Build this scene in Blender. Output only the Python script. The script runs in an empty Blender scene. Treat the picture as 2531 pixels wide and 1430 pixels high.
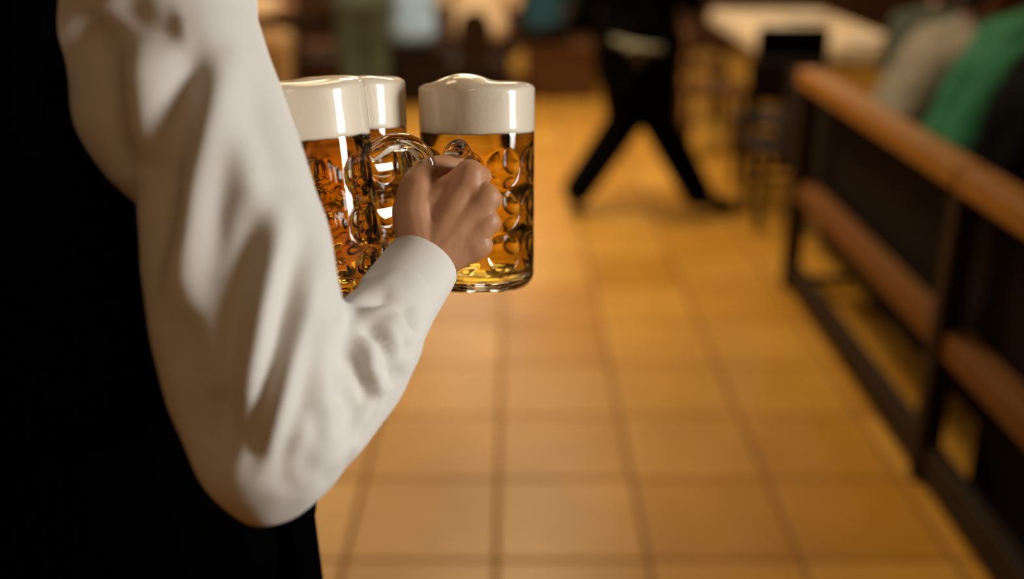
import bpy, bmesh, math, random
import numpy as np
from mathutils import Vector, Matrix, noise
sin, cos, PI = math.sin, math.cos, math.pi
R = math.radians
SC = bpy.context.scene
COL = SC.collection

# ------------------------------------------------------------------ camera
F = 2555.0; TH = R(21.1); H = 1.6
cd = bpy.data.cameras.new('camera'); cam = bpy.data.objects.new('camera', cd); COL.objects.link(cam)
cam.location = (0, 0, H); cam.rotation_euler = (PI/2 - TH, 0, 0)
cd.sensor_width = 36; cd.lens = 36*F/2531
cd.clip_start = .02; cd.clip_end = 60
cd.dof.use_dof = True; cd.dof.focus_distance = .96; cd.dof.aperture_fstop = 1.5
SC.camera = cam
# ------------------------------------------------------------------ world, exposure
w = bpy.data.worlds.new('world'); SC.world = w; w.use_nodes = True
w.node_tree.nodes['Background'].inputs[0].default_value = (1, .78, .55, 1)
w.node_tree.nodes['Background'].inputs[1].default_value = .03
SC.view_settings.view_transform = 'Standard'; SC.view_settings.look = 'None'
SC.view_settings.gamma = 1; SC.view_settings.exposure = 0
SC.cycles.max_bounces = 14; SC.cycles.transmission_bounces = 12; SC.cycles.glossy_bounces = 5
SC.cycles.diffuse_bounces = 4
SC.cycles.sample_clamp_indirect = 6
SC.cycles.blur_glossy = .5
# ------------------------------------------------------------------ the room's lamps, with added fills among them
def area(name, loc, size, power, col, target=None, sizey=None):
    l = bpy.data.lights.new(name, 'AREA'); l.energy = power; l.color = col
    l.shape = 'RECTANGLE'; l.size = size; l.size_y = sizey or size
    o = bpy.data.objects.new(name, l); COL.objects.link(o); o.location = loc
    if target is not None:
        o.rotation_euler = (Vector(target) - Vector(loc)).to_track_quat('-Z', 'Y').to_euler()
    return o
WARM = (1, .74, .45); NEUT = (1, .93, .82); COOL = (.86, .93, 1)
area('overhead_light', (-.3, 3.2, 3.15), .8, 12, (1, .77, .46))
area('overhead_light', (-.1, 5.2, 3.15), .7, 108, (1, .77, .44))
area('overhead_light', (.3, 7.4, 3.15), .7, 45, (1, .80, .54))  # extra lamp, added to brighten the floor of the far aisle
area('overhead_light', (-1.5, 6.7, 3.15), .7, 50, WARM)
area('overhead_light', (2.4, 7.6, 3.15), .7, 32, WARM)
area('overhead_light', (-.5, 10.0, 2.7), 1.0, 70, (1, .86, .66))
area('overhead_light', (-.9, 1.9, 3.15), .5, 7, WARM)
area('overhead_light', (-.4, -1.2, 3.15), .6, 11, (1, .62, .32))  # added warm fill behind the camera, browns the shaded side of the sleeve
k = area('window_daylight', (3.3, .25, 1.80), .8, 5.5, (1, .97, .90), (-.25, .9, 1.22), 1.2); k.data.spread = R(34)

# ------------------------------------------------------------------ helpers
def at(px, py, z):
    """a point of the place, from where it stands in the photograph and its depth"""
    xc = (px - 1265.5)*z/F; yc = (py - 715)*z/F
    return Vector((xc, z*cos(TH) - yc*sin(TH), H - z*sin(TH) - yc*cos(TH)))

def tag(o, label=None, cat=None, group=None, kind=None):
    if label: o['label'] = label
    if cat: o['category'] = cat
    if group: o['group'] = group
    if kind: o['kind'] = kind
    return o

def empty(name, loc, rz=0, label=None, cat=None, group=None):
    o = bpy.data.objects.new(name, None); COL.objects.link(o)
    o.location = loc; o.rotation_euler = (0, 0, rz); o.empty_display_size = .1
    return tag(o, label, cat, group)

def link(name, me, mat=None, parent=None, smooth=True, world=False):
    if isinstance(me, bmesh.types.BMesh):
        bm = me; me = bpy.data.meshes.new(name); bm.to_mesh(me); bm.free()
    me.name = name
    if mat: me.materials.clear(); me.materials.append(mat)
    if smooth and len(me.polygons):
        me.polygons.foreach_set('use_smooth', [True]*len(me.polygons))
    o = bpy.data.objects.new(name, me); COL.objects.link(o)
    if parent is not None:
        o.parent = parent
        if world:      # mesh is in world coordinates: bring it into the parent's frame
            m = Matrix.LocRotScale(parent.location, parent.rotation_euler, parent.scale)
            me.transform(m.inverted())
    return o

def copy_tree(o, parent=None):
    c = o.copy(); COL.objects.link(c); c.parent = parent
    for ch in list(o.children): copy_tree(ch, c)
    return c

def box(bm, x0, x1, y0, y1, z0, z1, bev=.004, M=None):
    r = bmesh.ops.create_cube(bm, size=1)
    vs = r['verts']
    for v in vs:
        v.co = Vector(((x0+x1)/2 + v.co.x*(x1-x0), (y0+y1)/2 + v.co.y*(y1-y0), (z0+z1)/2 + v.co.z*(z1-z0)))
    if bev:
        es = list({e for v in vs for e in v.link_edges})
        r2 = bmesh.ops.bevel(bm, geom=es, offset=bev, segments=2, affect='EDGES', profile=.5)
        vs = list({v for f in r2['faces'] for v in f.verts} | {v for v in vs if v.is_valid})
    if M is not None:
        for v in vs: v.co = M @ v.co
    return vs

def boxobj(name, mat, parent, *dims, bev=.004, M=None):
    bm = bmesh.new(); box(bm, *dims, bev=bev, M=M)
    return link(name, bm, mat, parent, smooth=False)

def frame_of(d):
    d = d.normalized()
    a = Vector((0, 0, 1)) if abs(d.z) < .9 else Vector((1, 0, 0))
    u = d.cross(a).normalized(); v = d.cross(u).normalized()
    return d, u, v

def capsule(bm, p0, r0, p1, r1, n=16, k=5):
    p0 = Vector(p0); p1 = Vector(p1); L = (p1-p0).length
    if L < 1e-5: p1 = p0 + Vector((0, 0, 1e-4)); L = 1e-4
    d, u, v = frame_of(p1-p0)
    s = max(-1, min(1, (r0-r1)/L)) ; a = math.asin(s)
    prof = []
    for i in range(k+1):
        t = -PI/2 + (PI/2 + a)*i/k
        prof.append((p0 + d*r0*sin(t), r0*cos(t)))
    for i in range(k+1):
        t = a + (PI/2 - a)*i/k
        prof.append((p1 + d*r1*sin(t), r1*cos(t)))
    rings = []
    for c, r in prof:
        r = max(r, 1e-5)
        rings.append([bm.verts.new(c + (u*cos(2*PI*j/n) + v*sin(2*PI*j/n))*r) for j in range(n)])
    for A, B in zip(rings, rings[1:]):
        for j in range(n):
            bm.faces.new((A[j], A[(j+1) % n], B[(j+1) % n], B[j]))
    bm.faces.new(rings[0][::-1]); bm.faces.new(rings[-1])

def remesh(bm, voxel, smooth=6):
    """union of overlapping closed shapes as one continuous surface"""
    bmesh.ops.recalc_face_normals(bm, faces=bm.faces)
    me = bpy.data.meshes.new('tmp'); bm.to_mesh(me); bm.free()
    o = bpy.data.objects.new('tmp', me); COL.objects.link(o)
    m = o.modifiers.new('r', 'REMESH'); m.mode = 'VOXEL'; m.voxel_size = voxel; m.use_smooth_shade = True
    if smooth:
        s = o.modifiers.new('s', 'SMOOTH'); s.factor = .5; s.iterations = smooth
    dg = bpy.context.evaluated_depsgraph_get()
    res = bpy.data.meshes.new_from_object(o.evaluated_get(dg))
    bpy.data.objects.remove(o); bpy.data.meshes.remove(me)
    return res

def chain(bm, pts, n=16):
    for (p, r), (q, s) in zip(pts, pts[1:]): capsule(bm, p, r, q, s, n)

def displace(me, fn):
    n = len(me.vertices)
    co = np.empty(n*3, np.float32); me.vertices.foreach_get('co', co); co = co.reshape(-1, 3)
    no = np.empty(n*3, np.float32); me.vertices.foreach_get('normal', no); no = no.reshape(-1, 3)
    d = fn(co, no)
    co = co + no*d[:, None]
    me.vertices.foreach_set('co', co.ravel().astype(np.float32)); me.update()

def seg_dist(co, pts):
    """distance of each point to a polyline, and how far along it lies (0..1)"""
    best = np.full(len(co), 1e9); tt = np.zeros(len(co)); n = len(pts)-1
    for i in range(n):
        a = np.array(pts[i]); b = np.array(pts[i+1]); ab = b-a
        t = np.clip(((co-a)@ab)/(ab@ab), 0, 1)
        d = np.linalg.norm(co-(a+t[:, None]*ab), axis=1)
        m = d < best; best[m] = d[m]; tt[m] = (i+t[m])/n
    return best, tt

# ------------------------------------------------------------------ materials
def mat(name, col, rough=.6, spec=.5, bump=0, bscale=200, var=0, vscale=3, coat=0, sheen=0, stretch=None, sss=0, metal=0):
    m = bpy.data.materials.new(name); m.use_nodes = True
    nt = m.node_tree; b = nt.nodes['Principled BSDF']
    b.inputs['Base Color'].default_value = (*col, 1); b.inputs['Roughness'].default_value = rough
    b.inputs['Specular IOR Level'].default_value = spec; b.inputs['Coat Weight'].default_value = coat
    b.inputs['Coat Roughness'].default_value = .06; b.inputs['Metallic'].default_value = metal
    if sheen: b.inputs['Sheen Weight'].default_value = sheen
    if sss:
        b.inputs['Subsurface Weight'].default_value = sss; b.inputs['Subsurface Scale'].default_value = .01
        b.inputs['Subsurface Radius'].default_value = (1, .4, .2)
    tc = nt.nodes.new('ShaderNodeTexCoord'); mp = nt.nodes.new('ShaderNodeMapping')
    nt.links.new(tc.outputs['Object'], mp.inputs[0])
    if stretch: mp.inputs['Scale'].default_value = stretch
    if var:
        n = nt.nodes.new('ShaderNodeTexNoise'); n.inputs['Scale'].default_value = vscale; n.inputs['Detail'].default_value = 5
        nt.links.new(mp.outputs[0], n.inputs['Vector'])
        mx = nt.nodes.new('ShaderNodeMix'); mx.data_type = 'RGBA'
        mx.inputs[6].default_value = (*[c*(1-var) for c in col], 1); mx.inputs[7].default_value = (*[min(1, c*(1+var)) for c in col], 1)
        nt.links.new(n.outputs[0], mx.inputs[0]); nt.links.new(mx.outputs[2], b.inputs['Base Color'])
    if bump:
        n = nt.nodes.new('ShaderNodeTexNoise'); n.inputs['Scale'].default_value = bscale; n.inputs['Detail'].default_value = 3
        nt.links.new(mp.outputs[0], n.inputs['Vector'])
        bp = nt.nodes.new('ShaderNodeBump'); bp.inputs['Strength'].default_value = bump; bp.inputs['Distance'].default_value = .002
        nt.links.new(n.outputs[0], bp.inputs['Height']); nt.links.new(bp.outputs[0], b.inputs['Normal'])
    return m

M_shirt = mat('white_cotton', (.72, .70, .66), .75, .25, .12, 500)
M_black = mat('black_wool', (.0012, .001, .001), .95, .0, .2, 300)
M_blackcloth = mat('black_cloth', (.002, .0018, .0018), .9, .04, .2, 300)
M_skin = mat('skin', (.50, .245, .125), .5, .4, .12, 160, var=.10, vscale=35, sss=.12)
M_nail = mat('nail', (.62, .38, .28), .25, .5)
M_skinb = mat('skin_plain', (.48, .25, .15), .55, .3)
M_foam = mat('beer_foam', (.80, .70, .56), .45, .5, .12, 260, coat=.9, var=.04, vscale=40, sss=.1)
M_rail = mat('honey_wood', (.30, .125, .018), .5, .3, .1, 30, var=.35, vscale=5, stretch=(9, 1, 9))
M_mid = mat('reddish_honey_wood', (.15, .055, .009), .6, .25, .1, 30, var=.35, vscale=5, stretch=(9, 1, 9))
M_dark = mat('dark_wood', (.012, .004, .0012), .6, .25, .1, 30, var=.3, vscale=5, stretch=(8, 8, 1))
M_brown = mat('brown_wood', (.070, .024, .004), .6, .25, .1, 30, var=.35, vscale=4, stretch=(6, 6, 1))
M_bench = mat('bench_wood', (.005, .0018, .0006), .75, .12, .1, 30, var=.35, vscale=4)
M_panel = mat('wall_panelling', (.05, .018, .006), .5, .4, .15, 30, var=.3, vscale=3, stretch=(8, 8, .6))
M_plaster = mat('ochre_plaster', (.40, .28, .16), .9, .2, .1, 40, var=.1)
M_ceil = mat('ceiling_boards', (.16, .09, .04), .9, .2, .1, 40)
M_cloth = mat('cream_tablecloth', (.55, .43, .30), .8, .2, .1, 300)
M_china = mat('white_china', (.75, .68, .58), .2, .5)

def floor_mat():
    m = bpy.data.materials.new('terracotta_tiles'); m.use_nodes = True
    nt = m.node_tree; N = nt.nodes; L = nt.links; b = N['Principled BSDF']
    tc = N.new('ShaderNodeTexCoord'); mp = N.new('ShaderNodeMapping')
    T = .39
    mp.inputs['Location'].default_value = ((.04)/T + 50, (-2.222)/T + 50, 0); mp.inputs['Scale'].default_value = (1/T, 1/T, 1)
    L.new(tc.outputs['Object'], mp.inputs[0])
    fl = N.new('ShaderNodeVectorMath'); fl.operation = 'FLOOR'; L.new(mp.outputs[0], fl.inputs[0])
    fr = N.new('ShaderNodeVectorMath'); fr.operation = 'FRACTION'; L.new(mp.outputs[0], fr.inputs[0])
    sp = N.new('ShaderNodeSeparateXYZ'); L.new(fr.outputs[0], sp.inputs[0])
    def mth(op, a, bb=None):
        n = N.new('ShaderNodeMath'); n.operation = op
        for i, v in enumerate((a, bb)):
            if v is None: continue
            if isinstance(v, (int, float)): n.inputs[i].default_value = v
            else: L.new(v, n.inputs[i])
        return n.outputs[0]
    ex = mth('SUBTRACT', .5, mth('ABSOLUTE', mth('SUBTRACT', sp.outputs[0], .5)))
    ey = mth('SUBTRACT', .5, mth('ABSOLUTE', mth('SUBTRACT', sp.outputs[1], .5)))
    e = mth('MINIMUM', ex, ey)
    mr = N.new('ShaderNodeMapRange'); mr.inputs[1].default_value = .008; mr.inputs[2].default_value = .024
    L.new(e, mr.inputs[0])
    wn = N.new('ShaderNodeTexWhiteNoise'); L.new(fl.outputs[0], wn.inputs[0])
    ra = N.new('ShaderNodeValToRGB'); L.new(wn.outputs[0], ra.inputs[0])
    ra.color_ramp.elements[0].color = (.47, .225, .024, 1); ra.color_ramp.elements[1].color = (.60, .325, .060, 1)
    no = N.new('ShaderNodeTexNoise'); no.inputs['Scale'].default_value = 2.2; no.inputs['Detail'].default_value = 6
    L.new(tc.outputs['Object'], no.inputs['Vector'])
    ra2 = N.new('ShaderNodeValToRGB'); L.new(no.outputs[0], ra2.inputs[0])
    ra2.color_ramp.elements[0].position = .35; ra2.color_ramp.elements[0].color = (.78, .74, .68, 1)
    ra2.color_ramp.elements[1].position = .7; ra2.color_ramp.elements[1].color = (1, 1, 1, 1)
    mu = N.new('ShaderNodeMix'); mu.data_type = 'RGBA'; mu.blend_type = 'MULTIPLY'; mu.inputs[0].default_value = 1
    L.new(ra.outputs[0], mu.inputs[6]); L.new(ra2.outputs[0], mu.inputs[7])
    mx = N.new('ShaderNodeMix'); mx.data_type = 'RGBA'; mx.inputs[6].default_value = (.20, .078, .014, 1)
    L.new(mr.outputs[0], mx.inputs[0]); L.new(mu.outputs[2], mx.inputs[7]); L.new(mx.outputs[2], b.inputs['Base Color'])
    mr2 = N.new('ShaderNodeMapRange'); mr2.inputs[3].default_value = .8; mr2.inputs[4].default_value = .36; L.new(mr.outputs[0], mr2.inputs[0]); L.new(mr2.outputs[0], b.inputs['Roughness'])
    b.inputs['Roughness'].default_value = .36; b.inputs['Specular IOR Level'].default_value = .23
    bp = N.new('ShaderNodeBump'); bp.inputs['Strength'].default_value = .5; bp.inputs['Distance'].default_value = .003
    L.new(mr.outputs[0], bp.inputs['Height']); L.new(bp.outputs[0], b.inputs['Normal'])
    return m

def glass_mat(name, ior, absorb=None, dens=0):
    m = bpy.data.materials.new(name); m.use_nodes = True
    nt = m.node_tree; N = nt.nodes; L = nt.links; b = N['Principled BSDF']
    b.inputs['Base Color'].default_value = (1, 1, 1, 1); b.inputs['Transmission Weight'].default_value = 1
    b.inputs['Roughness'].default_value = 0; b.inputs['IOR'].default_value = ior
    if absorb:
        v = N.new('ShaderNodeVolumeAbsorption'); v.inputs[0].default_value = (*absorb, 1); v.inputs[1].default_value = dens
        L.new(v.outputs[0], N['Material Output'].inputs['Volume'])
    return m
M_glass = glass_mat('mug_glass', 1.5)
M_beer = glass_mat('beer', 1.34, (.975, .81, .0), 26)

# ------------------------------------------------------------------ the room
XL, XR, YN, YF, CZ = -4.6, 5.2, -3.2, 11.2, 3.3
def struct(name, m, *d): return tag(boxobj(name, m, None, *d, bev=0), kind='structure')
fo = struct('floor', floor_mat(), XL-.1, XR+.1, YN-.1, YF+.1, -.06, 0)
struct('ceiling', M_ceil, XL-.1, XR+.1, YN-.1, YF+.1, CZ, CZ+.06)
struct('wall_back', M_plaster, XL, XR, YF, YF+.1, 0, CZ)
struct('wall_left', M_plaster, XL-.1, XL, YN, YF, 0, CZ)
struct('wall_right', M_plaster, XR, XR+.1, YN, YF, 0, CZ)
struct('wall_near', M_plaster, XL, XR, YN-.1, YN, 0, CZ)
def panelling(name, horizontal, a0, a1, pos, s):
    bm = bmesh.new()
    t = a0
    while t < a1-.01:
        u = min(a1, t+.5)
        if horizontal:
            box(bm, t, u, pos-s*.02, pos, 0, 1.25, .003); box(bm, t+.07, u-.07, pos-s*.032, pos-s*.02, .16, 1.12, .004)
        else:
            box(bm, pos-s*.02, pos, t, u, 0, 1.25, .003)
        t = u
    return tag(link(name, bm, M_panel, None, False), kind='structure')
panelling('trim_1', True, XL, XR, YF-.001, 1)
struct('trim_2', M_panel, XR-.03, XR-.001, YN, YF-.04, 0, 1.25)
struct('trim_3', M_panel, XL+.001, XL+.03, YN, YF-.04, 0, 1.25)

# ------------------------------------------------------------------ beer mugs
MR, MH = .0595, .205
def mug_body():
    bm = bmesh.new(); nt_, nz = 216, 150
    rows = [.127, .084, .041]; nc = 9; rad = .0192
    def outer(th, z):
        r = MR
        if z < .012: r = MR - .006*(1-z/.012)**2
        if z > .16: r = MR - .002*min(1, (z-.16)/.02)
        for zr in rows:
            if abs(z-zr) < rad:
                k = th/(2*PI/nc); dth = (k-round(k))*2*PI/nc*MR
                q = (dth*dth + (z-zr)**2)/rad**2
                if q < 1: r -= .0046*(1-q)**.75
        return r
    prof = []
    prev = None
    for i in range(nz+1):
        z = (MH-.004)*i/nz
        prof.append(('o', z))
    ringv = []
    ringv.append([bm.verts.new((.3*MR*cos(2*PI*j/nt_), .3*MR*sin(2*PI*j/nt_), .004)) for j in range(nt_)])
    ringv.append([bm.verts.new((.8*MR*cos(2*PI*j/nt_), .8*MR*sin(2*PI*j/nt_), .002)) for j in range(nt_)])
    for _, z in prof:
        ringv.append([bm.verts.new((outer(2*PI*j/nt_, z)*cos(2*PI*j/nt_), outer(2*PI*j/nt_, z)*sin(2*PI*j/nt_), z)) for j in range(nt_)])
    inner = [(MR-.0028, MH-.001), (MR-.004, MH), (MR-.0055, MH-.001), (MR-.0068, MH-.006), (MR-.008, .16), (MR-.008, .1), (MR-.008, .024), (MR-.011, .013), (MR-.018, .0095), (MR*.3, .009)]
    for r, z in inner:
        ringv.append([bm.verts.new((r*cos(2*PI*j/nt_), r*sin(2*PI*j/nt_), z)) for j in range(nt_)])
    for A, B in zip(ringv, ringv[1:]):
        for j in range(nt_):
            bm.faces.new((A[j], A[(j+1) % nt_], B[(j+1) % nt_], B[j]))
    bm.faces.new(ringv[0][::-1]); bm.faces.new(ringv[-1])
    bmesh.ops.recalc_face_normals(bm, faces=bm.faces)
    return bm
def mug_handle():
    # a thick glass ear: leaves the wall under the foam, comes down parallel to it, returns low
    pts = [(MR-.004, .140, .0085), (MR+.016, .149, .0085), (MR+.035, .147, .0082), (MR+.047, .135, .0078), (MR+.051, .118, .0075), (MR+.051, .098, .0072),
           (MR+.048, .078, .0072), (MR+.040, .060, .0075), (MR+.026, .046, .008), (MR+.010, .040, .0085), (MR-.004, .040, .0085)]
    bm = bmesh.new(); n = 20
    # Catmull-Rom
    P = [Vector((x, 0, z)) for x, z, r in pts]; rr = [p[2] for p in pts]
    path = []
    for i in range(len(P)-1):
        p0 = P[max(0, i-1)]; p1 = P[i]; p2 = P[i+1]; p3 = P[min(len(P)-1, i+2)]
        for s in range(5):
            t = s/5
            q = .5*((2*p1)+(-p0+p2)*t+(2*p0-5*p1+4*p2-p3)*t*t+(-p0+3*p1-3*p2+p3)*t**3)
            path.append((q, rr[i]*(1-t)+rr[i+1]*t))
    path.append((P[-1], rr[-1]))
    rings = []
    for i, (q, r) in enumerate(path):
        d = (path[min(i+1, len(path)-1)][0]-path[max(i-1, 0)][0]).normalized()
        u = Vector((0, 1, 0)); v = d.cross(u).normalized()
        rings.append([bm.verts.new(q + u*cos(2*PI*j/n)*r*1.12 + v*sin(2*PI*j/n)*r) for j in range(n)])
    for A, B in zip(rings, rings[1:]):
        for j in range(n): bm.faces.new((A[j], A[(j+1) % n], B[(j+1) % n], B[j]))
    bm.faces.new(rings[0][::-1]); bm.faces.new(rings[-1])
    bmesh.ops.recalc_face_normals(bm, faces=bm.faces)
    return bm
FZ = .160
def lathe(prof, n=96, fn=None):
    bm = bmesh.new(); rings = []
    for r, z in prof:
        ring = []
        for j in range(n):
            a = 2*PI*j/n; rr, zz = (r, z) if fn is None else fn(r, z, a)
            ring.append(bm.verts.new((rr*cos(a), rr*sin(a), zz)))
        rings.append(ring)
    for A, B in zip(rings, rings[1:]):
        for j in range(n): bm.faces.new((A[j], A[(j+1) % n], B[(j+1) % n], B[j]))
    bm.faces.new(rings[0][::-1]); bm.faces.new(rings[-1])
    bmesh.ops.recalc_face_normals(bm, faces=bm.faces)
    return bm
def beer_bm():
    r = MR-.0077
    return lathe([(.3*r, .0088), (r-.010, .0092), (r-.003, .0127), (r, .024), (r, .09), (r, .13), (r, FZ+.002), (r*.5, FZ+.002)])
def foam_bm(seed, peak, pa):
    random.seed(seed); off = Vector((seed*3.1, 1.7, 0))
    ro = MR+.0004
    prof = [(.4*ro, FZ+.002), (ro-.004, FZ), (ro-.0007, FZ+.0006), (ro, FZ+.003)]
    for i in range(1, 12): prof.append((ro, FZ+.003+(MH-FZ-.004)*i/11))
    prof += [(ro-.0015, MH+.002), (ro-.006, MH+.0045), (ro-.014, MH+.006), (ro-.025, MH+.0065), (ro-.04, MH+.007), (ro*.1, MH+.007)]
    def fn(r, z, a):
        p = Vector((r*cos(a), r*sin(a), 0))*22 + off
        n = noise.noise(p)
        if z > MH:
            z += n*.0025 + peak*max(0, 1-((r*cos(a)-.03*cos(pa))**2+(r*sin(a)-.03*sin(pa))**2)/.03**2)*(1 if r < ro-.005 else .4)
        elif z > FZ+.002:
            r += noise.noise(Vector((cos(a)*3, sin(a)*3, z*60))+off)*.0002
        if z <= FZ+.003: z += noise.noise(Vector((cos(a)*4, sin(a)*4, 7))+off)*.0012
        return r, z
    return lathe(prof, 120, fn)

mug_meshes = (mug_body(), mug_handle(), beer_bm())
mm = []
for nm, b_ in zip(('glass_body', 'handle', 'beer'), mug_meshes):
    me = bpy.data.meshes.new(nm); b_.to_mesh(me); b_.free(); mm.append(me)
def mug(px, py, z, label, hx, hz, tilt_side, seed, peak, pa, fwd=9):
    """centre of the mug body as the photo shows it; (hx, hz) = where the handle is gripped"""
    c = at(px, py, z)
    hp = Vector((hx, hz, 0))            # grip point, plan view
    ax = (Vector((sin(R(tilt_side)), sin(R(fwd)), cos(R(fwd))))).normalized()
    d = Vector((hp.x-c.x, hp.y-c.y, 0)); d = (d - ax*d.dot(ax)).normalized()
    y = ax.cross(d).normalized()
    M = Matrix((d, y, ax)).transposed()
    o = empty('beer_mug', (0, 0, 0), 0, label, 'mug', 'full beer mugs in the waiter\'s hand')
    o.rotation_euler = M.to_euler(); o.location = c - ax*MH/2
    link('glass_body', mm[0], M_glass, o); link('handle', mm[1], M_glass, o); link('beer', mm[2], M_beer, o)
    link('foam', foam_bm(seed, peak, pa), M_foam, o)
    return o
G = at(1100, 500, .975)
mug(1180, 462, 1.085, 'full beer mug on the right, whole in view behind the clenched hand', G.x+.004, G.y-.002, .0, 3, .008, -.2)
mug(770, 500, .94, 'full amber beer mug nearest the sleeve, tilted, its left side hidden by the arm', G.x-.012, G.y-.012, -4.5, 5, .0, .6)
mug(868, 455, 1.07, 'full beer mug in the middle, mostly hidden behind the left mug', G.x-.020, G.y+.01, -1, 9, .0, 2)

# ------------------------------------------------------------------ people
def hand_caps(bm, w, d, up, side, s=1.0, curl=.7):
    """a relaxed hand: w wrist, d direction of the hand, up = back of the hand, side = +1 thumb on +lat"""
    d = d.normalized(); up = (up - d*up.dot(d)).normalized(); lat = d.cross(up).normalized()*side
    k = []
    for i, (o, l, r) in enumerate(((.026, .075, .0095), (.009, .082, .0098), (-.009, .076, .0092), (-.026, .066, .0082))):
        m = w + d*(.088*s) + lat*o*s
        capsule(bm, w + d*.012 + lat*o*.5*s, .016*s, m, .0125*s, 10, 3)
        a = 0; p = m; rr = r*s
        for seg in (.46, .30, .24):
            a += curl*(.55+.15*i*.3)
            q = p + (d*cos(a) - up*sin(a))*l*seg*s + lat*o*.05*s
            capsule(bm, p, rr, q, rr*.92, 10, 3); p = q; rr *= .92
    t0 = w + d*.02 + lat*.018*s; t1 = w + d*.055*s + lat*.046*s - up*.008; t2 = t1 + d*.032*s + lat*.010*s - up*.012; t3 = t2 + d*.026*s - lat*.002 - up*.012
    capsule(bm, t0, .015*s, t1, .0125*s, 10, 3); capsule(bm, t1, .0115*s, t2, .0105*s, 10, 3); capsule(bm, t2, .0102*s, t3, .0088*s, 10, 3)

def head_caps(bm, c, fwd, up, s=1.0):
    """c = centre of the skull"""
    fwd = fwd.normalized(); up = up.normalized(); r = fwd.cross(up).normalized()
    def P(a, b, e): return c + r*a*s + fwd*b*s + up*e*s
    capsule(bm, P(0, -.020, .030), .083*s, P(0, .018, .030), .080*s)       # skull
    capsule(bm, P(-.012, .015, -.01), .066*s, P(.012, .015, -.01), .066*s)
    capsule(bm, P(0, .030, -.040), .052*s, P(0, .052, -.078), .028*s)       # jaw, chin
    capsule(bm, P(-.030, .035, -.035), .034*s, P(.030, .035, -.035), .034*s)
    capsule(bm, P(0, .090, .012), .009*s, P(0, .110, -.022), .0125*s)       # nose
    capsule(bm, P(-.012, .100, -.026), .008*s, P(.012, .100, -.026), .008*s)
    capsule(bm, P(-.017, .084, -.050), .008*s, P(.017, .084, -.050), .008*s)  # lips
    capsule(bm, P(-.035, .086, .024), .009*s, P(.035, .086, .024), .009*s)  # brow
    for q in (-1, 1): capsule(bm, P(q*.080, -.006, .012), .014*s, P(q*.077, 0, -.022), .009*s)   # ears
def eyes(parent, c, fwd, up, s=1.0):
    fwd = fwd.normalized(); up = up.normalized(); r = fwd.cross(up).normalized()
    for q in (-1, 1):
        bm = bmesh.new(); p = c + r*q*.032*s + fwd*.084*s + up*.006*s
        capsule(bm, p, .0105*s, p + fwd*.001, .0105*s, 12, 4)
        link('eye', bm, M_eye, parent, world=True)
M_eye = mat('eye', (.12, .09, .07), .15)

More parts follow.
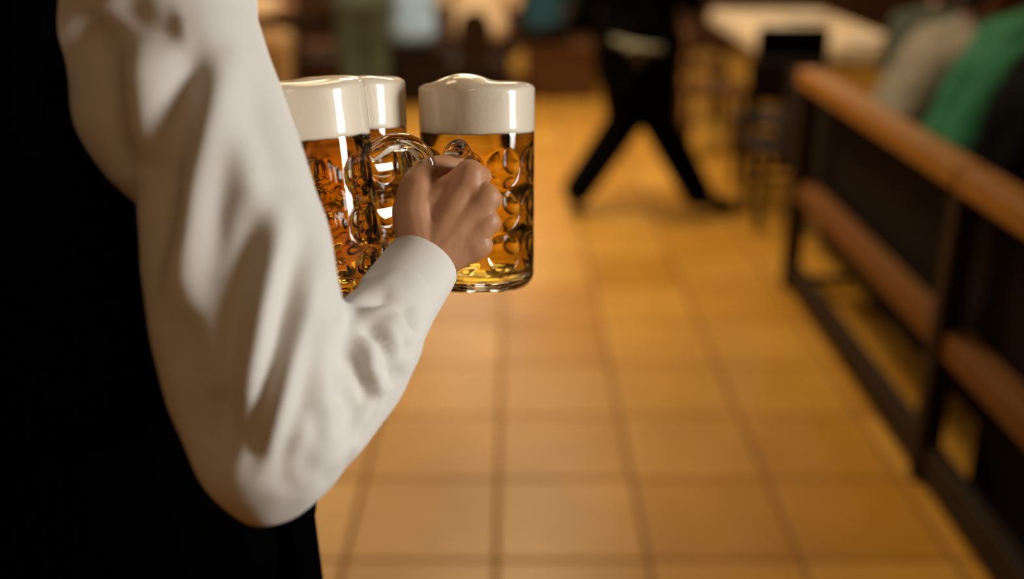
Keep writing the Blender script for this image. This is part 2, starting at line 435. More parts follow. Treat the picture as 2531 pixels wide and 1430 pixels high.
def figure(label, base, yaw, J, cols, s=1.0, group=None, shirt_pad=.016, hair='short', extra=None, vox=.0068, legpad=.014):
    """a person from joints given in the person's own frame: right, forward, up from the ground point under them"""
    root = empty('person', base, 0, label, 'person', group)
    Rt = Vector((cos(yaw), -sin(yaw), 0)); Fw = Vector((sin(yaw), cos(yaw), 0)); B = Vector(base)
    def W(p): return B + Rt*p[0]*s + Fw*p[1]*s + Vector((0, 0, p[2]*s))
    j = {k: W(v) for k, v in J.items()}
    skin, top, low, shoe, hairm = cols
    def torso(bm, pad):
        pe, ch, nk = j['pelvis'], j['chest'], j['neck']; w_ = Rt*s
        sh = (j['sr']-j['sl'])*.5
        capsule(bm, pe-w_*.075, .105*s+pad, pe+w_*.075, .105*s+pad)
        mid = (pe+ch)*.5
        capsule(bm, mid-w_*.065, .098*s+pad, mid+w_*.065, .098*s+pad)
        capsule(bm, ch-w_*.075, .112*s+pad, ch+w_*.075, .112*s+pad)
        for q in (-1, 1):
            capsule(bm, pe+w_*.075*q, .103*s+pad, mid+w_*.065*q, .098*s+pad); capsule(bm, mid+w_*.065*q, .098*s+pad, ch+w_*.078*q, .112*s+pad)
            capsule(bm, ch+w_*.075*q, .105*s+pad, (j['sr'] if q > 0 else j['sl']), .058*s+pad)
        capsule(bm, ch, .11*s+pad, nk, .062*s+pad)
        capsule(bm, j['sl'], .055*s+pad, nk, .058*s+pad); capsule(bm, j['sr'], .055*s+pad, nk, .058*s+pad)
    bm = bmesh.new()
    torso(bm, 0)
    up = (j['head']-j['neck']).normalized(); hf = (j['look']-j['head'])
    capsule(bm, j['neck'], .056*s, j['head']-up*.03*s, .052*s)
    head_caps(bm, j['head'], hf - up*hf.dot(up), up, s)
    for q, n_ in ((1, 'r'), (-1, 'l')):
        chain(bm, [(j['s'+n_], .052*s), (j['e'+n_], .040*s), (j['w'+n_], .027*s)])
        hd = (j['h'+n_]-j['w'+n_]); hand_caps(bm, j['w'+n_], hd, Vector((0, 0, 1))+Rt*q*.5, -q, s)
        chain(bm, [(j['hip'+n_], .085*s), (j['k'+n_], .055*s), (j['a'+n_], .038*s), (j['t'+n_], .034*s)])
    link('body', remesh(bm, vox, 5), skin, root, world=True)
    eyes(root, j['head'], hf - up*hf.dot(up), up, s)
    p = shirt_pad
    bm = bmesh.new(); torso(bm, p)
    for n_ in 'rl':
        mw = j['w'+n_]*.93 + j['e'+n_]*.07
        chain(bm, [(j['s'+n_], .056*s+p), (j['e'+n_], .045*s+p), (mw, .030*s+p)])
    me = remesh(bm, .010, 5)
    def folds(co, no):
        return np.array([.006*noise.noise(Vector((v[0]*9, v[1]*9, v[2]*14))) for v in co])
    displace(me, folds); link('shirt', me, top, root, world=True)
    bm = bmesh.new(); w_ = Rt*s; p2 = legpad
    capsule(bm, j['pelvis']-w_*.08, .108*s+p2, j['pelvis']+w_*.08, .108*s+p2)
    for n_ in 'rl':
        ma = j['a'+n_]*.93 + j['k'+n_]*.07
        chain(bm, [(j['hip'+n_], .092*s+p2), (j['k'+n_], .062*s+p2), (ma, .050*s+p2)])
    link('trousers', remesh(bm, .010, 5), low, root, world=True)
    for n_ in 'rl':
        bm = bmesh.new(); d = (j['t'+n_]-j['a'+n_])
        heel = j['a'+n_] - d*.22 - Vector((0, 0, .004))
        capsule(bm, heel, .040*s, j['a'+n_]+d*.45, .044*s); capsule(bm, j['a'+n_]+d*.45, .044*s, j['t'+n_]+d*.18, .036*s)
        capsule(bm, j['a'+n_], .044*s, j['a'+n_]+(j['k'+n_]-j['a'+n_])*.1, .044*s)
        link('shoe', remesh(bm, .008, 3), shoe, root, world=True)
    bm = bmesh.new(); hfn = (hf - up*hf.dot(up)).normalized()
    c = j['head']+up*.036*s
    capsule(bm, c-hfn*.028*s, .090*s, c+hfn*.004*s+up*.008*s, .086*s)
    capsule(bm, c-hfn*.040*s, .080*s, j['head']-hfn*.045*s-up*(.05 if hair == 'short' else .16)*s, .052*s)
    link('hair', remesh(bm, .008, 3), hairm, root, world=True)
    if extra: extra(root, j, Rt, Fw, s)
    return root

SEAT = dict(pelvis=(0, 0, .56), chest=(0, .05, .90), neck=(0, .08, 1.07), head=(0, .12, 1.24), look=(0, .5, 1.15),
            sr=(.18, .07, 1.01), sl=(-.18, .07, 1.01), er=(.26, .17, .78), el=(-.26, .17, .78), wr=(.17, .40, .80), wl=(-.17, .40, .80),
            hr=(.12, .5, .80), hl=(-.12, .5, .80), hipr=(.09, .02, .54), hipl=(-.09, .02, .54), kr=(.12, .43, .53), kl=(-.12, .43, .53),
            ar=(.12, .40, .09), al=(-.12, .40, .09), tr=(.13, .52, .045), tl=(-.13, .52, .045))
def seat(**k): d = dict(SEAT); d.update(k); return d
def lean(l, drop=.0):
    d = dict(SEAT)
    for k, a in (('chest', .6), ('neck', .95), ('head', 1.15), ('look', 1.15), ('sr', .85), ('sl', .85), ('er', .7), ('el', .7), ('wr', .4), ('wl', .4), ('hr', .4), ('hl', .4)):
        x, y, z = d[k]; d[k] = (x, y+l*a, z-drop*a)
    return d
def fab(n, c): return mat(n, c, .85, .2, .15, 250, var=.12, vscale=6)
M_hairk = mat('dark_hair', (.012, .007, .004), .6, .3, .4, 120, stretch=(4, 4, 1))
M_hairb = mat('brown_hair', (.06, .025, .010), .6, .3, .4, 120, stretch=(4, 4, 1))
M_shoe = mat('black_leather', (.006, .005, .005), .5, .3)
M_cream = fab('cream_shirt_cloth', (.72, .55, .38)); M_lblue = fab('light_blue_cloth', (.36, .53, .80)); M_teal = fab('dark_teal_cloth', (.014, .055, .085))
M_greyg = fab('grey_green_cloth', (.062, .078, .062)); M_tan = fab('tan_cloth', (.42, .27, .13)); M_grey = fab('grey_knit', (.185, .165, .140))
M_green = fab('green_knit', (.014, .115, .058)); M_slate = fab('slate_cloth', (.05, .06, .05)); M_navy = fab('dark_trouser_cloth', (.010, .008, .007))

def collar_extra(root, j, Rt, Fw, s):
    bm = bmesh.new(); up = (j['head']-j['neck']).normalized(); d, u, v = frame_of(up); c = j['neck']+up*.015
    P = [c + (u*cos(2*PI*k/20)+v*sin(2*PI*k/20))*.073*s for k in range(20)]
    for k in range(20): capsule(bm, P[k], .020, P[(k+1) % 20], .020, 8, 3)
    o = link('collar', remesh(bm, .007, 3), M_lblue, root, world=True); tag(o, 'light blue shirt collar')
# ---- the walking waiter in black
def walker_extra(root, j, Rt, Fw, s):
    # long black apron round the hips, its pale ties knotted at the back
    bm = bmesh.new(); pe = j['pelvis']
    n = 40; rings = []
    for i in range(14):
        t = i/13; z = pe.z+.14 - t*.34
        rx, ry = .155+.012*t, .145+.02*t
        rings.append([bm.verts.new(Vector((pe.x, pe.y, z)) + Rt*(rx+.008*t*sin(5*a))*cos(a) + Fw*(ry+.008*t*cos(4*a))*sin(a)) for a in [2*PI*k/n for k in range(n)]])
    inner = [[bm.verts.new(v.co + (Vector((pe.x, pe.y, v.co.z))-v.co)*.03) for v in r] for r in rings]
    allr = rings + inner[::-1]
    for A, B in zip(allr, allr[1:]+allr[:1]):
        for k in range(n): bm.faces.new((A[k], A[(k+1) % n], B[(k+1) % n], B[k]))
    ap = link('apron', bm, M_blackcloth, root, world=True)
    bm = bmesh.new()
    zb = pe.z+.015
    for i in range(18):
        a0 = -PI/2 - 1.25 + 2.5*i/18; a1 = a0+2.5/18
        def q(a): return Vector((pe.x, pe.y, zb-.03*sin((a+PI/2)*.9)+.0)) + Rt*.170*cos(a) + Fw*.166*sin(a)
        capsule(bm, q(a0), .019, q(a1), .019, 8, 3)
    c = Vector((pe.x, pe.y, zb)) - Fw*.185
    for q_ in (-1, 1):
        capsule(bm, c, .012, c + Rt*.055*q_ - Vector((0, 0, .012)) - Fw*.005, .013, 10, 3)
        capsule(bm, c, .010, c + Rt*.02*q_ - Vector((0, 0, .10)), .005, 10, 3)
    o = link('apron_tie', remesh(bm, .006, 2), M_tie, root, world=True); o.parent = ap
M_tie = mat('pale_apron_tie', (.20, .20, .16), .8, .2)
walk = dict(pelvis=(0, 0, .84), chest=(0, .02, 1.17), neck=(0, .03, 1.36), head=(0, .06, 1.53), look=(0, .5, 1.5),
            sr=(.17, .02, 1.30), sl=(-.17, .02, 1.30), er=(.25, .08, 1.04), el=(-.29, -.04, .95), wr=(.22, .30, 1.02), wl=(-.21, .20, .93),
            hr=(.18, .4, 1.04), hl=(-.17, .30, .95), hipr=(.085, 0, .82), hipl=(-.085, 0, .82),
            kr=(.115, .06, .46), kl=(-.055, .03, .46), ar=(.34, .0, .085), al=(-.29, -.08, .10), tr=(.47, .055, .04), tl=(-.29, .04, .045))
def gpt(px, py):
    D = F*H/(cos(TH)**2*(py-715+F*math.tan(TH))); return ((px-1265.5)*cos(TH)*D/F, D-H*math.tan(TH))
wx, wy = gpt(1562, 522)
figure('person walking away in black clothes and apron with a pale tie', (wx, wy, 0), R(8), walk, (M_skinb, M_blackcloth, M_blackcloth, M_shoe, M_hairk), 1.04, extra=walker_extra, legpad=.030)

# ---- guests at the far tables
def far(px, Y): return (px-1265.5)*(Y*cos(TH)+.75*sin(TH))/F
GRP = None
figure('seated person in cream shirt and tan trousers, at the far left by the sleeve', (-2.16, 7.95, 0), R(80), SEAT, (M_skinb, M_cream, M_tan, M_shoe, M_hairb))
sd = dict(walk); sd.update(kr=(.10, .02, .48), kl=(-.10, .02, .48), ar=(.085, 0, .085), al=(-.085, 0, .085), tr=(.11, .13, .04), tl=(-.11, .13, .04), wl=(-.22, .28, 1.0), hl=(-.18, .38, 1.02))
figure('standing person in grey-green clothes beside the light blue shirt', (far(892, 7.75), 7.75, 0), R(-10), sd, (M_skinb, M_greyg, M_greyg, M_shoe, M_hairk), legpad=.034)
figure('seated person in light blue shirt at the far table', (far(1018, 8.4), 8.4, 0), R(-8), seat(er=(.23, .12, .76), el=(-.26, .10, .74)), (M_skinb, M_lblue, M_navy, M_shoe, M_hairk), legpad=.002)
figure('seated person in cream shirt behind the round-backed chair', (far(1185, 8.4), 8.4, 0), R(3), seat(er=(.25, .10, .74), el=(-.27, .10, .74)), (M_skinb, M_cream, M_navy, M_shoe, M_hairb), 1.05, shirt_pad=.03, legpad=.002)
figure('seated person in dark teal top beside the cream shirt', (far(1338, 8.6), 8.6, 0), R(10), SEAT, (M_skinb, M_teal, M_navy, M_shoe, M_hairk))
# ---- guests behind the railing, their backs to the aisle
figure('seated person in green sweater leaning forward behind the wooden railing', (1.60, 3.74, 0), R(80), lean(.22, -.03), (M_skinb, M_green, M_navy, M_shoe, M_hairk), 1.03, shirt_pad=.03)
figure('seated person in grey sweater leaning forward next to the green sweater', (1.66, 4.52, 0), R(80), lean(.22, .06), (M_skinb, M_grey, M_navy, M_shoe, M_hairk), 1.0, shirt_pad=.03, extra=collar_extra)
figure('added seated person in black coat behind the railing, nearest of those guests', (1.49, 3.05, 0), R(86), lean(.12, .0), (M_skinb, M_blackcloth, M_navy, M_shoe, M_hairk), 1.06, shirt_pad=.035)  # added guest, fills the dark area beside the green sweater
figure('seated person in slate grey top beyond the grey sweater, dark hair', (2.12, 5.35, 0), R(40), lean(.02, .04), (M_skinb, M_slate, M_navy, M_shoe, M_hairk), .97)

# ------------------------------------------------------------------ furniture
def railing():
    t = empty('railing', (1.2, 3, 0), 0, 'long wooden railing with honey brown top rail beside the aisle', 'railing')
    def bx(name, m, *d, **k): return boxobj(name, m, t, *d, **k)
    # in the railing's own frame: x across, y along the aisle, origin at its middle
    Y0, Y1 = -2.6, 1.22
    for a, b in ((Y0, -.385), (-.375, Y1)):
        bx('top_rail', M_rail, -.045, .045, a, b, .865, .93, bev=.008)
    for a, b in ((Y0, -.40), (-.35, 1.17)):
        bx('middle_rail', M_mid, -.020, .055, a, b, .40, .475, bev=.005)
        bx('bottom_rail', M_dark, -.022, .022, a, b, .02, .13, bev=.004)  # bottom plank, made taller to stand also for the shadow band along it
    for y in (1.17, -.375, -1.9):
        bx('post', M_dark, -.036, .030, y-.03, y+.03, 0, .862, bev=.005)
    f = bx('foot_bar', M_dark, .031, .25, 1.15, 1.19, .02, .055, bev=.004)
    return t
railing()
def wooden_chair(label, loc, rz, group=None, round_back=False, padded=None, wood=None, hb=.86):
    wood = wood or M_brown
    t = empty('wooden_chair', loc, rz, label, 'chair', group)
    boxobj('seat', wood, t, -.20, .20, -.20, .21, .40, .43, bev=.01)
    for x in (-.17, .17):
        boxobj('leg', wood, t, x-.018, x+.018, .16, .196, 0, .399, bev=.004)
        boxobj('leg', wood, t, x-.018, x+.018, -.20, -.164, 0, .399, bev=.004)
    boxobj('stretcher', wood, t, -.151, .151, -.19, -.172, .16, .19, bev=.003)
    if round_back:
        bm = bmesh.new(); n = 28
        pts = [(-.115, .431), (-.12, hb-.13)] + [(-.12*cos(PI*i/n), hb-.13+.13*sin(PI*i/n)) for i in range(1, n)] + [(.12, hb-.13), (.115, .431)]
        A = [bm.verts.new((x, -.205-.10*(z-.46), z)) for x, z in pts]; B = [bm.verts.new((x, -.180-.10*(z-.46), z)) for x, z in pts]
        bm.faces.new(A); bm.faces.new(B[::-1])
        for i in range(len(pts)): bm.faces.new((A[i], B[i], B[(i+1) % len(pts)], A[(i+1) % len(pts)]))
        bmesh.ops.recalc_face_normals(bm, faces=bm.faces)
        link('backrest', bm, wood, t, False)
    else:
        for x in (-.17, .17):
            boxobj('back_post', wood, t, x-.016, x+.016, -.215, -.185, .432, hb-.02, bev=.004)
        if padded: boxobj('backrest', padded, t, -.185, .185, -.255, -.180, .55, hb, bev=.025)
        else: boxobj('backrest', wood, t, -.19, .19, -.21, -.19, .62, hb, bev=.008)
    return t
wooden_chair('dark wooden chair with a rounded back standing before the cream shirt', (far(1176, 7.9), 7.82, 0), 0, round_back=True, wood=M_dark, hb=.80)
wooden_chair('dark wooden chair at the left table, back to the camera', (far(795, 7.9), 7.98, 0), 0, wood=M_dark, hb=.76)
wooden_chair('wooden chair under the person in tan trousers', (-2.20, 7.95, 0), -R(80), wood=M_brown)
wooden_chair('wooden chair with black padded back at the near end of the cream table', (1.47, 5.72, 0), 0, padded=M_blackcloth, wood=M_dark, hb=.94)
wooden_chair('brown wooden chair on the aisle side, nearer end of the cream table', (1.30, 6.65, 0), -PI/2, 'chairs along the cream table', wood=M_brown, hb=.80)
wooden_chair('brown wooden chair on the aisle side, farther end of the cream table', (1.32, 7.55, 0), -PI/2, 'chairs along the cream table', wood=M_brown, hb=.80)
wooden_chair('dark wooden chair standing beyond the end post of the railing', (1.40, 5.12, 0), R(180), wood=M_dark, hb=.80)

def table(label, x0, x1, y0, y1, m):
    t = empty('wooden_table', ((x0+x1)/2, (y0+y1)/2, 0), 0, label, 'table'); a, b = (x1-x0)/2, (y1-y0)/2
    boxobj('tabletop', m, t, -a, a, -b, b, .70, .735, bev=.006)
    for sx in (-1, 1):
        for sy in (-1, 1):
            boxobj('leg', m, t, sx*(a-.08)-.03, sx*(a-.08)+.03, sy*(b-.08)-.03, sy*(b-.08)+.03, 0, .699, bev=.005)
    return t
def tablecloth(label, x0, x1, y0, y1, drop, m):
    bm = bmesh.new(); nx, ny = 40, 60; pad = .004; cx, cy = (x0+x1)/2, (y0+y1)/2
    W, D = (x1-x0)/2+pad, (y1-y0)/2+pad
    V = []
    for i in range(nx+1):
        row = []
        for k in range(ny+1):
            u = -(W+drop) + 2*(W+drop)*i/nx; v = -(D+drop) + 2*(D+drop)*k/ny
            x = max(-W, min(W, u)); y = max(-D, min(D, v)); dz = max(abs(u)-W, abs(v)-D, 0)
            k1 = .012*sin(v*16)*(dz/drop) if abs(u) > W else 0; k2 = .012*sin(u*16)*(dz/drop) if abs(v) > D else 0
            x += math.copysign(.004+abs(k1)+.03*dz, u) if abs(u) > W else 0; y += math.copysign(.004+abs(k2)+.03*dz, v) if abs(v) > D else 0
            row.append(bm.verts.new((cx+x, cy+y, .7375-dz)))
        V.append(row)
    for i in range(nx):
        for k in range(ny): bm.faces.new((V[i][k], V[i+1][k], V[i+1][k+1], V[i][k+1]))
    o = link('tablecloth', bm, m); o.modifiers.new('s', 'SOLIDIFY').thickness = .002
    return tag(o, label, 'tablecloth')
table('long wooden table under the cream cloth beyond the railing', 1.56, 2.40, 6.15, 8.3, M_brown)
tablecloth('cream tablecloth on the table beyond the railing', 1.56, 2.40, 6.15, 8.3, .10, M_cloth)
table('long dark table behind the seated guests', -.85, .85, 9.1, 9.9, M_dark)
def plate(label, x, y, r, grp):
    bm = lathe([(r*.2, .004), (r*.55, .004), (r*.62, .007), (r*.97, .020), (r, .022), (r*.98, .024), (r*.63, .012), (r*.55, .009), (r*.1, .009)], 48)
    o = link('plate', bm, M_china); o.location = (x, y, .7365)
    return tag(o, label, 'plate', grp)
plate('large white plate on the cream tablecloth, nearest the aisle edge', 1.80, 7.05, .17, 'plates on the cream table')
plate('large white plate farther along the cream tablecloth', 2.10, 7.6, .17, 'plates on the cream table')
plate('white plate at the near corner of the cream tablecloth', 2.12, 6.4, .13, 'plates on the cream table')

def bench(label, x0, x1, y0, y1, m, back=None, h=.43, closed=True, name='wooden_bench'):
    t = empty(name, ((x0+x1)/2, (y0+y1)/2, 0), 0, label, 'bench'); a, b = (x1-x0)/2, (y1-y0)/2
    boxobj('seat', m, t, -a, a, -b, b, h-.04, h, bev=.006)
    if back: boxobj('backrest', m, t, -a, -a+.03, -b, b, h+.001, back, bev=.006)
    if closed: boxobj('base', m, t, -a+(.22 if closed == 2 else .03), a-.05, -b+.02, b-.02, 0, h-.041, bev=.004)
    else:
        for sx in (-1, 1):
            for sy in (-1, 1): boxobj('leg', m, t, sx*(a-.05)-.02, sx*(a-.05)+.02, sy*(b-.05)-.02, sy*(b-.05)+.02, 0, h-.041, bev=.004)
    return t
bench('dark closed wooden bench behind the near part of the railing', 1.26, 1.72, .5, 2.56, M_bench, back=.84)
bench('dark wooden bench under the guests in green and grey', 1.28, 1.85, 2.60, 4.85, M_bench, closed=2, back=.84)
bench('added dark closed bench, standing for the shade under the guests in light blue and cream shirts', -1.12, .04, 8.22, 8.62, M_dark)  # dark box put in to give the deep shade beneath the guests
bench('reddish brown closed bench with a back at the far left', -1.98, -1.25, 8.35, 8.8, M_brown, back=.70)
bench('reddish brown bench at the far side of the aisle', far(1290, 8.5), far(1440, 8.5)+.15, 8.42, 8.78, M_brown, closed=True)
table('dark table in front of the guests behind the railing', 2.35, 3.1, .9, 4.3, M_bench)

# ------------------------------------------------------------------ the waiter in the foreground
S = at(400, -60, .83)
waiter = empty('person', (-.46, .98, 0), 0, 'waiter in white shirt and black waistcoat carrying three full beer mugs', 'person')
PH = R(42)
WF = Vector((sin(PH), cos(PH), 0)); WR = Vector((cos(PH), -sin(PH), 0)); UP = Vector((0, 0, 1))
TC = Vector((-.455, .985, 0))
def W(r, f, u): return TC + WR*r + WF*f + UP*u
def px(p, q, z, r): return (at(p, q, z), r*z/F)
# body: one continuous surface
bm = bmesh.new()
SR = at(400, 10, .84); EL = at(655, 1150, .81); WP = at(1045, 655, .945)
SL = W(-.20, .0, 1.50)
def torso_caps(bm, pad, lo=0.95, sc=1.0):
    for q in (-1, 1):
        for (a, b) in (((.080, 0.00, .98, .118), (.075, .01, 1.18, .100)), ((.075, .01, 1.18, .100), (.085, .0, 1.36, .112)), ((.085, 0, 1.36, .112), (.13, -.005, 1.48, .070))):
            capsule(bm, W(a[0]*q, a[1], a[2]), a[3]+pad, W(b[0]*q, b[1], b[2]), b[3]+pad)
    capsule(bm, W(0, 0, .98), .12+pad, W(0, 0, 1.36), .115+pad)
    capsule(bm, W(0, 0, 1.36), .115+pad, W(0, -.01, 1.52), .070+pad)
torso_caps(bm, 0)
capsule(bm, SR, .055, W(.09, -.01, 1.50), .06); capsule(bm, SL, .055, W(-.09, -.01, 1.50), .06)
capsule(bm, W(0, -.01, 1.50), .062, W(0, .02, 1.66), .056)
hc = W(0, .035, 1.74); head_caps(bm, hc, WF, UP, 1.05)
chain(bm, [(SR, .052), (EL, .042), (WP, .026)])
ELL = W(-.30, .06, 1.20); WPL = W(-.20, .28, 1.22)
chain(bm, [(SL, .052), (ELL, .042), (WPL, .027)])
hand_caps(bm, WPL, WF*.8+WR*.3, -WR*.6+UP*.4, -1, 1.0, 1.0)
for q in (-1, 1):
    chain(bm, [(W(.09*q, 0, .96), .092), (W(.11*q, .02, .52), .058), (W(.12*q, -.01, .10), .040), (W(.13*q, .12, .045), .035)])
# the wrist passes into the gripping hand
body_rough = bm
# right hand, closed round three handles
def hp(p, q, z): return at(p, q, z)
hand = bmesh.new()
Wr = hp(1050, 648, .948)
K = [hp(1160, 432, .947), hp(1200, 486, .950), hp(1200, 548, .952), hp(1184, 604, .952)]
KR = [.0125, .0135, .0125, .0110]
capsule(hand, EL*.3+WP*.7, .026, Wr, .0235, 18)
for k, r in zip(K, KR):
    capsule(hand, Wr + (k-Wr)*.15, .0215, k, r, 18)
for a, b in ((0, 1), (1, 2), (2, 3)): capsule(hand, (K[a]*.62+Wr*.38), .016, (K[b]*.62+Wr*.38), .016, 14)
capsule(hand, (K[0]*.9+Wr*.1), .0115, (K[1]*.9+Wr*.1), .0125, 14); capsule(hand, (K[1]*.9+Wr*.1), .0125, (K[2]*.9+Wr*.1), .0118, 14); capsule(hand, (K[2]*.9+Wr*.1), .0118, (K[3]*.9+Wr*.1), .0105, 14)
tips = []
for i, (dy, r) in enumerate(((0, .0098), (0, .0103), (0, .0098), (0, .0088))):
    k = K[i]; y = [432, 490, 550, 604][i]; x0 = [1190, 1216, 1214, 1196][i]
    p1 = hp(x0, y+3, .985); p2 = hp(x0-62, y+6, 1.006); p3 = hp(x0-118, y+6, .998)
    capsule(hand, k, r*1.12, p1, r*1.02, 14); capsule(hand, p1, r*1.02, p2, r*.95, 14); capsule(hand, p2, r*.95, p3, r*.85, 14)
    tips.append((p2, p3, r))
# thumb: ball, first and second joint over the top of the handles
T = [(hp(1040, 610, .946), .022), (hp(1022, 525, .946), .0200), (hp(1030, 462, .950), .0165), (hp(1056, 424, .962), .0135), (hp(1100, 412, .974), .0118), (hp(1132, 412, .980), .0098)]
chain(hand, T, 18)
capsule(hand, hp(1035, 520, .950), .018, hp(1135, 452, .952), .0130, 16)     # web between thumb and index
capsule(hand, hp(1040, 590, .948), .020, hp(1150, 520, .950), .0150, 16)
capsule(hand, hp(1040, 555, .950), .018, hp(1130, 490, .950), .0140, 16)
hm = remesh(hand, .0016, 7)
def knuckles(co, no):
    d = np.zeros(len(co))
    for i in range(3):      # grooves between the knuckles
        a = (K[i]+K[i+1])*.5 + Vector((.006, 0, 0)); b = a*.55 + Wr*.45
        dd, t = seg_dist(co, [tuple(a + Vector((.02, .0, .0))), tuple(a), tuple(b)])
        d -= .0034*np.exp(-(dd/.0065)**2)*(1-.7*t)
    for k in K:
        dd = np.linalg.norm(co-np.array(k), axis=1); d += .0022*np.exp(-((dd-.0115)/.006)**2)
    d += np.array([.0002*noise.noise(Vector(v)*120) for v in co])
    return d
displace(hm, knuckles)
o_body = link('body', remesh(body_rough, .006, 6), M_skin, waiter, world=True)
# weld the finely modelled hand to the forearm of the body as one mesh
hm.materials.append(M_skin)
bmj = bmesh.new(); bmj.from_mesh(o_body.data)
mi = Matrix.Translation(-waiter.location)
hm.transform(mi); bmj.from_mesh(hm); bmj.to_mesh(o_body.data); bmj.free()
o_body.data.polygons.foreach_set('use_smooth', [True]*len(o_body.data.polygons))
eyes(waiter, hc, WF, UP, 1.05)
# hair
bm = bmesh.new(); c = hc+UP*.040
capsule(bm, c-WF*.03, .096, c+WF*.005+UP*.01, .090); capsule(bm, c-WF*.042, .085, hc-WF*.05-UP*.055, .055)
link('hair', remesh(bm, .006, 3), M_hairk, waiter, world=True)

# shirt: torso, both sleeves
bm = bmesh.new(); torso_caps(bm, .010)
capsule(bm, W(0, -.01, 1.5), .075, W(0, .005, 1.58), .066)
up_main = [px(380, -120, .86, 190), px(395, 0, .84, 205), px(465, 200, .83, 205), px(520, 350, .825, 208), px(555, 450, .82, 206), px(592, 640, .815, 232), px(612, 760, .81, 238),
           px(636, 900, .81, 234), px(660, 1000, .81, 220), px(672, 1090, .81, 192), px(668, 1160, .81, 140), px(655, 1205, .81, 98)]
chain(bm, up_main, 32)
chain(bm, [px(350, -80, .86, 150), px(352, 90, .845, 190), px(366, 280, .835, 189), px(445, 400, .83, 150), px(540, 480, .82, 150)], 32)
fa = [px(668, 1160, .81, 140), px(700, 1140, .815, 122), px(790, 1030, .83, 132), px(880, 895, .86, 140), px(915, 845, .875, 128), px(950, 795, .89, 108), px(990, 735, .91, 92)]
chain(bm, fa, 32)
capsule(bm, *px(560, 600, .82, 190), *px(640, 1000, .81, 190))
capsule(bm, SR, .075, W(.12, -.01, 1.47), .09)
chain(bm, [(SL, .07), (ELL, .065), (WPL*.9+ELL*.1, .045)], 24); capsule(bm, SL, .068, W(-.12, -.01, 1.47), .085)
me = remesh(bm, .0045, 10)
def fold_lines():
    V = []   # (points, half width m, depth m); minus = valley
    def v(z, wd, dp, *pts): V.append(([tuple(at(a, b, z)) for a, b in pts], wd, dp))
    zf = .765
    v(zf, .016, -.014, (500, 60), (475, 170), (430, 290), (400, 400), (385, 540), (375, 760))
    v(zf, .014, .008, (545, 130), (515, 300), (475, 480), (445, 650), (430, 800))
    v(zf, .016, -.010, (215, 20), (265, 170), (290, 330), (320, 440))
    v(zf, .016, .010, (320, 90), (335, 260), (360, 420))
    v(zf, .014, -.007, (300, -20), (345, 50), (400, 70), (450, 60))
    v(zf, .016, -.009, (545, 300), (535, 470), (515, 640), (500, 800), (500, 960))
    v(zf, .013, .010, (705, 460), (680, 620), (648, 774), (607, 1020))
    v(zf, .014, -.011, (640, 480), (600, 680), (565, 860), (545, 1060), (560, 1160))
    v(zf, .011, -.011, (740, 560), (700, 790), (668, 930), (630, 1090), (610, 1200))
    v(zf, .010, .009, (775, 600), (742, 830), (698, 990), (655, 1140))
    v(zf, .012, -.009, (790, 780), (755, 980), (712, 1100), (690, 1220))
    v(zf, .014, .005, (800, 500), (815, 700), (820, 860))
    v(zf, .018, -.010, (420, 700), (455, 880), (510, 1040), (570, 1190))
    v(zf, .014, .006, (470, 700), (510, 860), (520, 1000))
    v(zf, .015, -.006, (600, 130), (650, 300), (700, 470), (735, 620))
    # where the sleeve folds on itself inside the elbow
    v(.79, .006, -.012, (850, 765), (853, 850), (850, 930), (858, 1010))
    za = .83
    v(za, .007, -.010, (865, 850), (895, 920), (915, 975), (920, 1010))
    v(za, .008, .007, (885, 830), (925, 900), (950, 980))
    v(za, .007, -.010, (890, 795), (940, 830), (972, 890), (985, 960))
    v(za, .008, .006, (930, 790), (985, 850), (1005, 930))
    v(za, .007, -.010, (985, 790), (1005, 860), (990, 960), (935, 1060), (880, 1120))
    v(za+.02, .006, -.009, (880, 750), (950, 735), (1005, 765), (1035, 815))
    v(za+.02, .006, .007, (890, 780), (955, 765), (995, 800), (1015, 860))
    v(za, .006, -.007, (920, 880), (950, 925), (965, 960))
    v(za, .008, -.008, (855, 960), (878, 1020), (865, 1090))
    v(za, .008, .005, (900, 1010), (870, 1090), (800, 1170))
    v(za, .008, -.006, (800, 1000), (790, 1090), (740, 1180))
    return V
FL = fold_lines()
def shirt_folds(co, no):
    d = np.array([.0035*noise.noise(Vector((v[0]*16, v[1]*16, v[2]*5))) + .0012*noise.noise(Vector((v[0]*45, v[1]*45, v[2]*22))) for v in co])
    for pts, wd, dp in FL:
        dd, t = seg_dist(co, pts)
        near = np.clip((dd-.035)/.02, 0, 1)
        env = np.clip(np.minimum(t, 1-t)*6+.15, 0, 1)
        # distance measured across the fold, ignoring how deep the line lies under the cloth
        a = np.array(pts); 
        view = (co - np.array([0, 0, H])); view /= np.linalg.norm(view, axis=1)[:, None]
        best = np.full(len(co), 1e9); tt = np.zeros(len(co)); n = len(a)-1
        for i in range(n):
            mid = (a[i]+a[i+1])/2; dirv = mid-np.array([0, 0, H]); dirv /= np.linalg.norm(dirv)
            P = lambda x: x - (x@dirv)[..., None]*dirv
            A, B, C = P(a[i][None]), P(a[i+1][None]), P(co)
            ab = (B-A)[0]; t_ = np.clip(((C-A)@ab)/(ab@ab), 0, 1)
            q = np.linalg.norm(C-(A+t_[:, None]*ab), axis=1)
            m = q < best; best[m] = q[m]; tt[m] = (i+t_[m])/n
        env = np.sin(np.clip(np.minimum(tt, 1-tt)*3.2, 0, 1)*PI/2)
        facing = np.clip(-(no*view).sum(1)*2, 0, 1)
        d += dp*np.exp(-(best/wd)**2)*env*facing
    return d
displace(me, shirt_folds)
shirt = link('shirt', me, M_shirt, waiter, world=True)
tag(shirt, 'white long-sleeved shirt sleeve with soft folds')
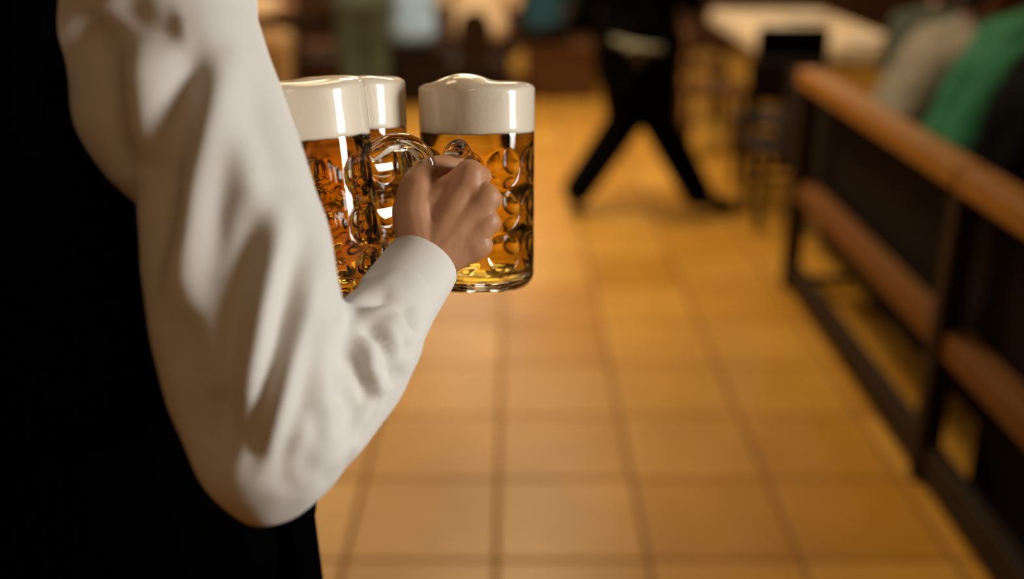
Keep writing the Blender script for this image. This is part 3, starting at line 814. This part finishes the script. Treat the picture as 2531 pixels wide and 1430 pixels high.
# cuff: a stiff double band, open at the hand
def cuff(a, ra, b, rb, mat_, parent):
    bm = bmesh.new(); n = 64; rings = []
    d, u, v = frame_of(b-a); L = (b-a).length
    prof = [(0, ra-.004), (-.004, ra+.0005), (.0, ra+.002)] + [(L*t/8, ra+(rb-ra)*t/8+.0022) for t in range(1, 8)] + [(L-.001, rb+.0018), (L, rb+.0006), (L-.001, rb-.0008), (L*.8, rb-.0015), (L*.3, ra-.003)]
    for s_, r in prof:
        rings.append([bm.verts.new(a + d*s_ + (u*cos(2*PI*j/n)+v*sin(2*PI*j/n))*(r*(1+.03*sin(2*PI*j/n*2+.5)))) for j in range(n)])
    for A, B in zip(rings, rings[1:]):
        for j in range(n): bm.faces.new((A[j], A[(j+1) % n], B[(j+1) % n], B[j]))
    for j in range(n): bm.faces.new((rings[-1][j], rings[-1][(j+1) % n], rings[0][(j+1) % n], rings[0][j]))
    bmesh.ops.recalc_face_normals(bm, faces=bm.faces)
    o = link('cuff', bm, mat_, waiter, world=True); o.parent = parent
    return o
cuff(at(978, 748, .908), .0335, at(1046, 650, .944), .0315, M_shirt, shirt)
cuff(WPL*.86+ELL*.14, .046, WPL, .040, M_shirt, shirt)
# collar
bm = bmesh.new(); n = 48; rings = []
for z, r in ((1.545, .082), (1.60, .072), (1.605, .070), (1.60, .067), (1.545, .076)):
    rings.append([bm.verts.new(W(r*cos(2*PI*j/n), .01+r*sin(2*PI*j/n), z)) for j in range(n)])
for A, B in zip(rings, rings[1:]+rings[:1]):
    for j in range(n): bm.faces.new((A[j], A[(j+1) % n], B[(j+1) % n], B[j]))
bmesh.ops.recalc_face_normals(bm, faces=bm.faces)
o = link('collar', bm, M_shirt, waiter, world=True); o.parent = shirt
# waistcoat
bm = bmesh.new()
for q in (-1, 1):
    for (a, b) in (((.100, 0.03, 1.00, .155), (.085, .01, 1.18, .125)), ((.085, .01, 1.18, .125), (.095, 0, 1.36, .132)), ((.095, 0, 1.36, .132), (.10, -.005, 1.49, .082))):
        capsule(bm, W(a[0]*q, a[1], a[2]), a[3], W(b[0]*q, b[1], b[2]), b[3])
capsule(bm, W(0, .0, 1.00), .145, W(0, 0, 1.36), .135)
capsule(bm, W(0, 0, 1.36), .135, W(0, -.01, 1.50), .085)
capsule(bm, W(-.05, -.06, 1.30), .11, W(-.05, -.05, 1.48), .08)
# the back panel reaches out to the armhole of the near shoulder
chain(bm, [px(110, -260, .80, 120), px(20, 60, .80, 150), px(30, 300, .80, 150), px(130, 560, .83, 190), px(220, 900, .86, 220)])
capsule(bm, *px(20, 60, .80, 150), W(.02, .02, 1.42), .1); capsule(bm, *px(30, 300, .80, 150), W(.02, .02, 1.30), .12)
me = remesh(bm, .007, 6)
link('waistcoat', me, M_black, waiter, world=True)
# trousers with a black apron hanging in front
bm = bmesh.new()
capsule(bm, W(-.08, 0, .97), .142, W(.09, 0, .97), .142)
for q in (-1, 1):
    chain(bm, [(W(.09*q, 0, .94), .125), (W(.11*q, .02, .52), .085), (W(.12*q, -.01, .13), .068)])
link('trousers', remesh(bm, .008, 6), M_black, waiter, world=True)
bm = bmesh.new()
n = 24; A = []; B = []
for i in range(20):
    t = i/19; z = 1.06-.66*t; rowA = []; rowB = []
    for j in range(n+1):
        a = -PI*.40 + PI*.80*j/n
        rx, ry = .275, .205+.02*t
        p = W(rx*sin(a), ry*cos(a)+.004*sin(6*a+5*t), z); rowA.append(bm.verts.new(p)); rowB.append(bm.verts.new(p + (W(0, 0, z)-p)*.02))
    A.append(rowA); B.append(rowB)
for i in range(19):
    for j in range(n):
        bm.faces.new((A[i][j], A[i][j+1], A[i+1][j+1], A[i+1][j])); bm.faces.new((B[i][j+1], B[i][j], B[i+1][j], B[i+1][j+1]))
    bm.faces.new((A[i][0], A[i+1][0], B[i+1][0], B[i][0])); bm.faces.new((A[i+1][n], A[i][n], B[i][n], B[i+1][n]))
for j in range(n):
    bm.faces.new((A[0][j+1], A[0][j], B[0][j], B[0][j+1])); bm.faces.new((A[19][j], A[19][j+1], B[19][j+1], B[19][j]))
bmesh.ops.recalc_face_normals(bm, faces=bm.faces)
link('apron', bm, M_black, waiter, world=True)
for q in (-1, 1):
    bm = bmesh.new()
    capsule(bm, W(.12*q, -.06, .045), .043, W(.125*q, .05, .045), .045); capsule(bm, W(.125*q, .05, .045), .045, W(.13*q, .15, .040), .037); capsule(bm, W(.12*q, -.01, .06), .046, W(.12*q, -.01, .13), .046)
    link('shoe', remesh(bm, .006, 3), M_shoe, waiter, world=True)
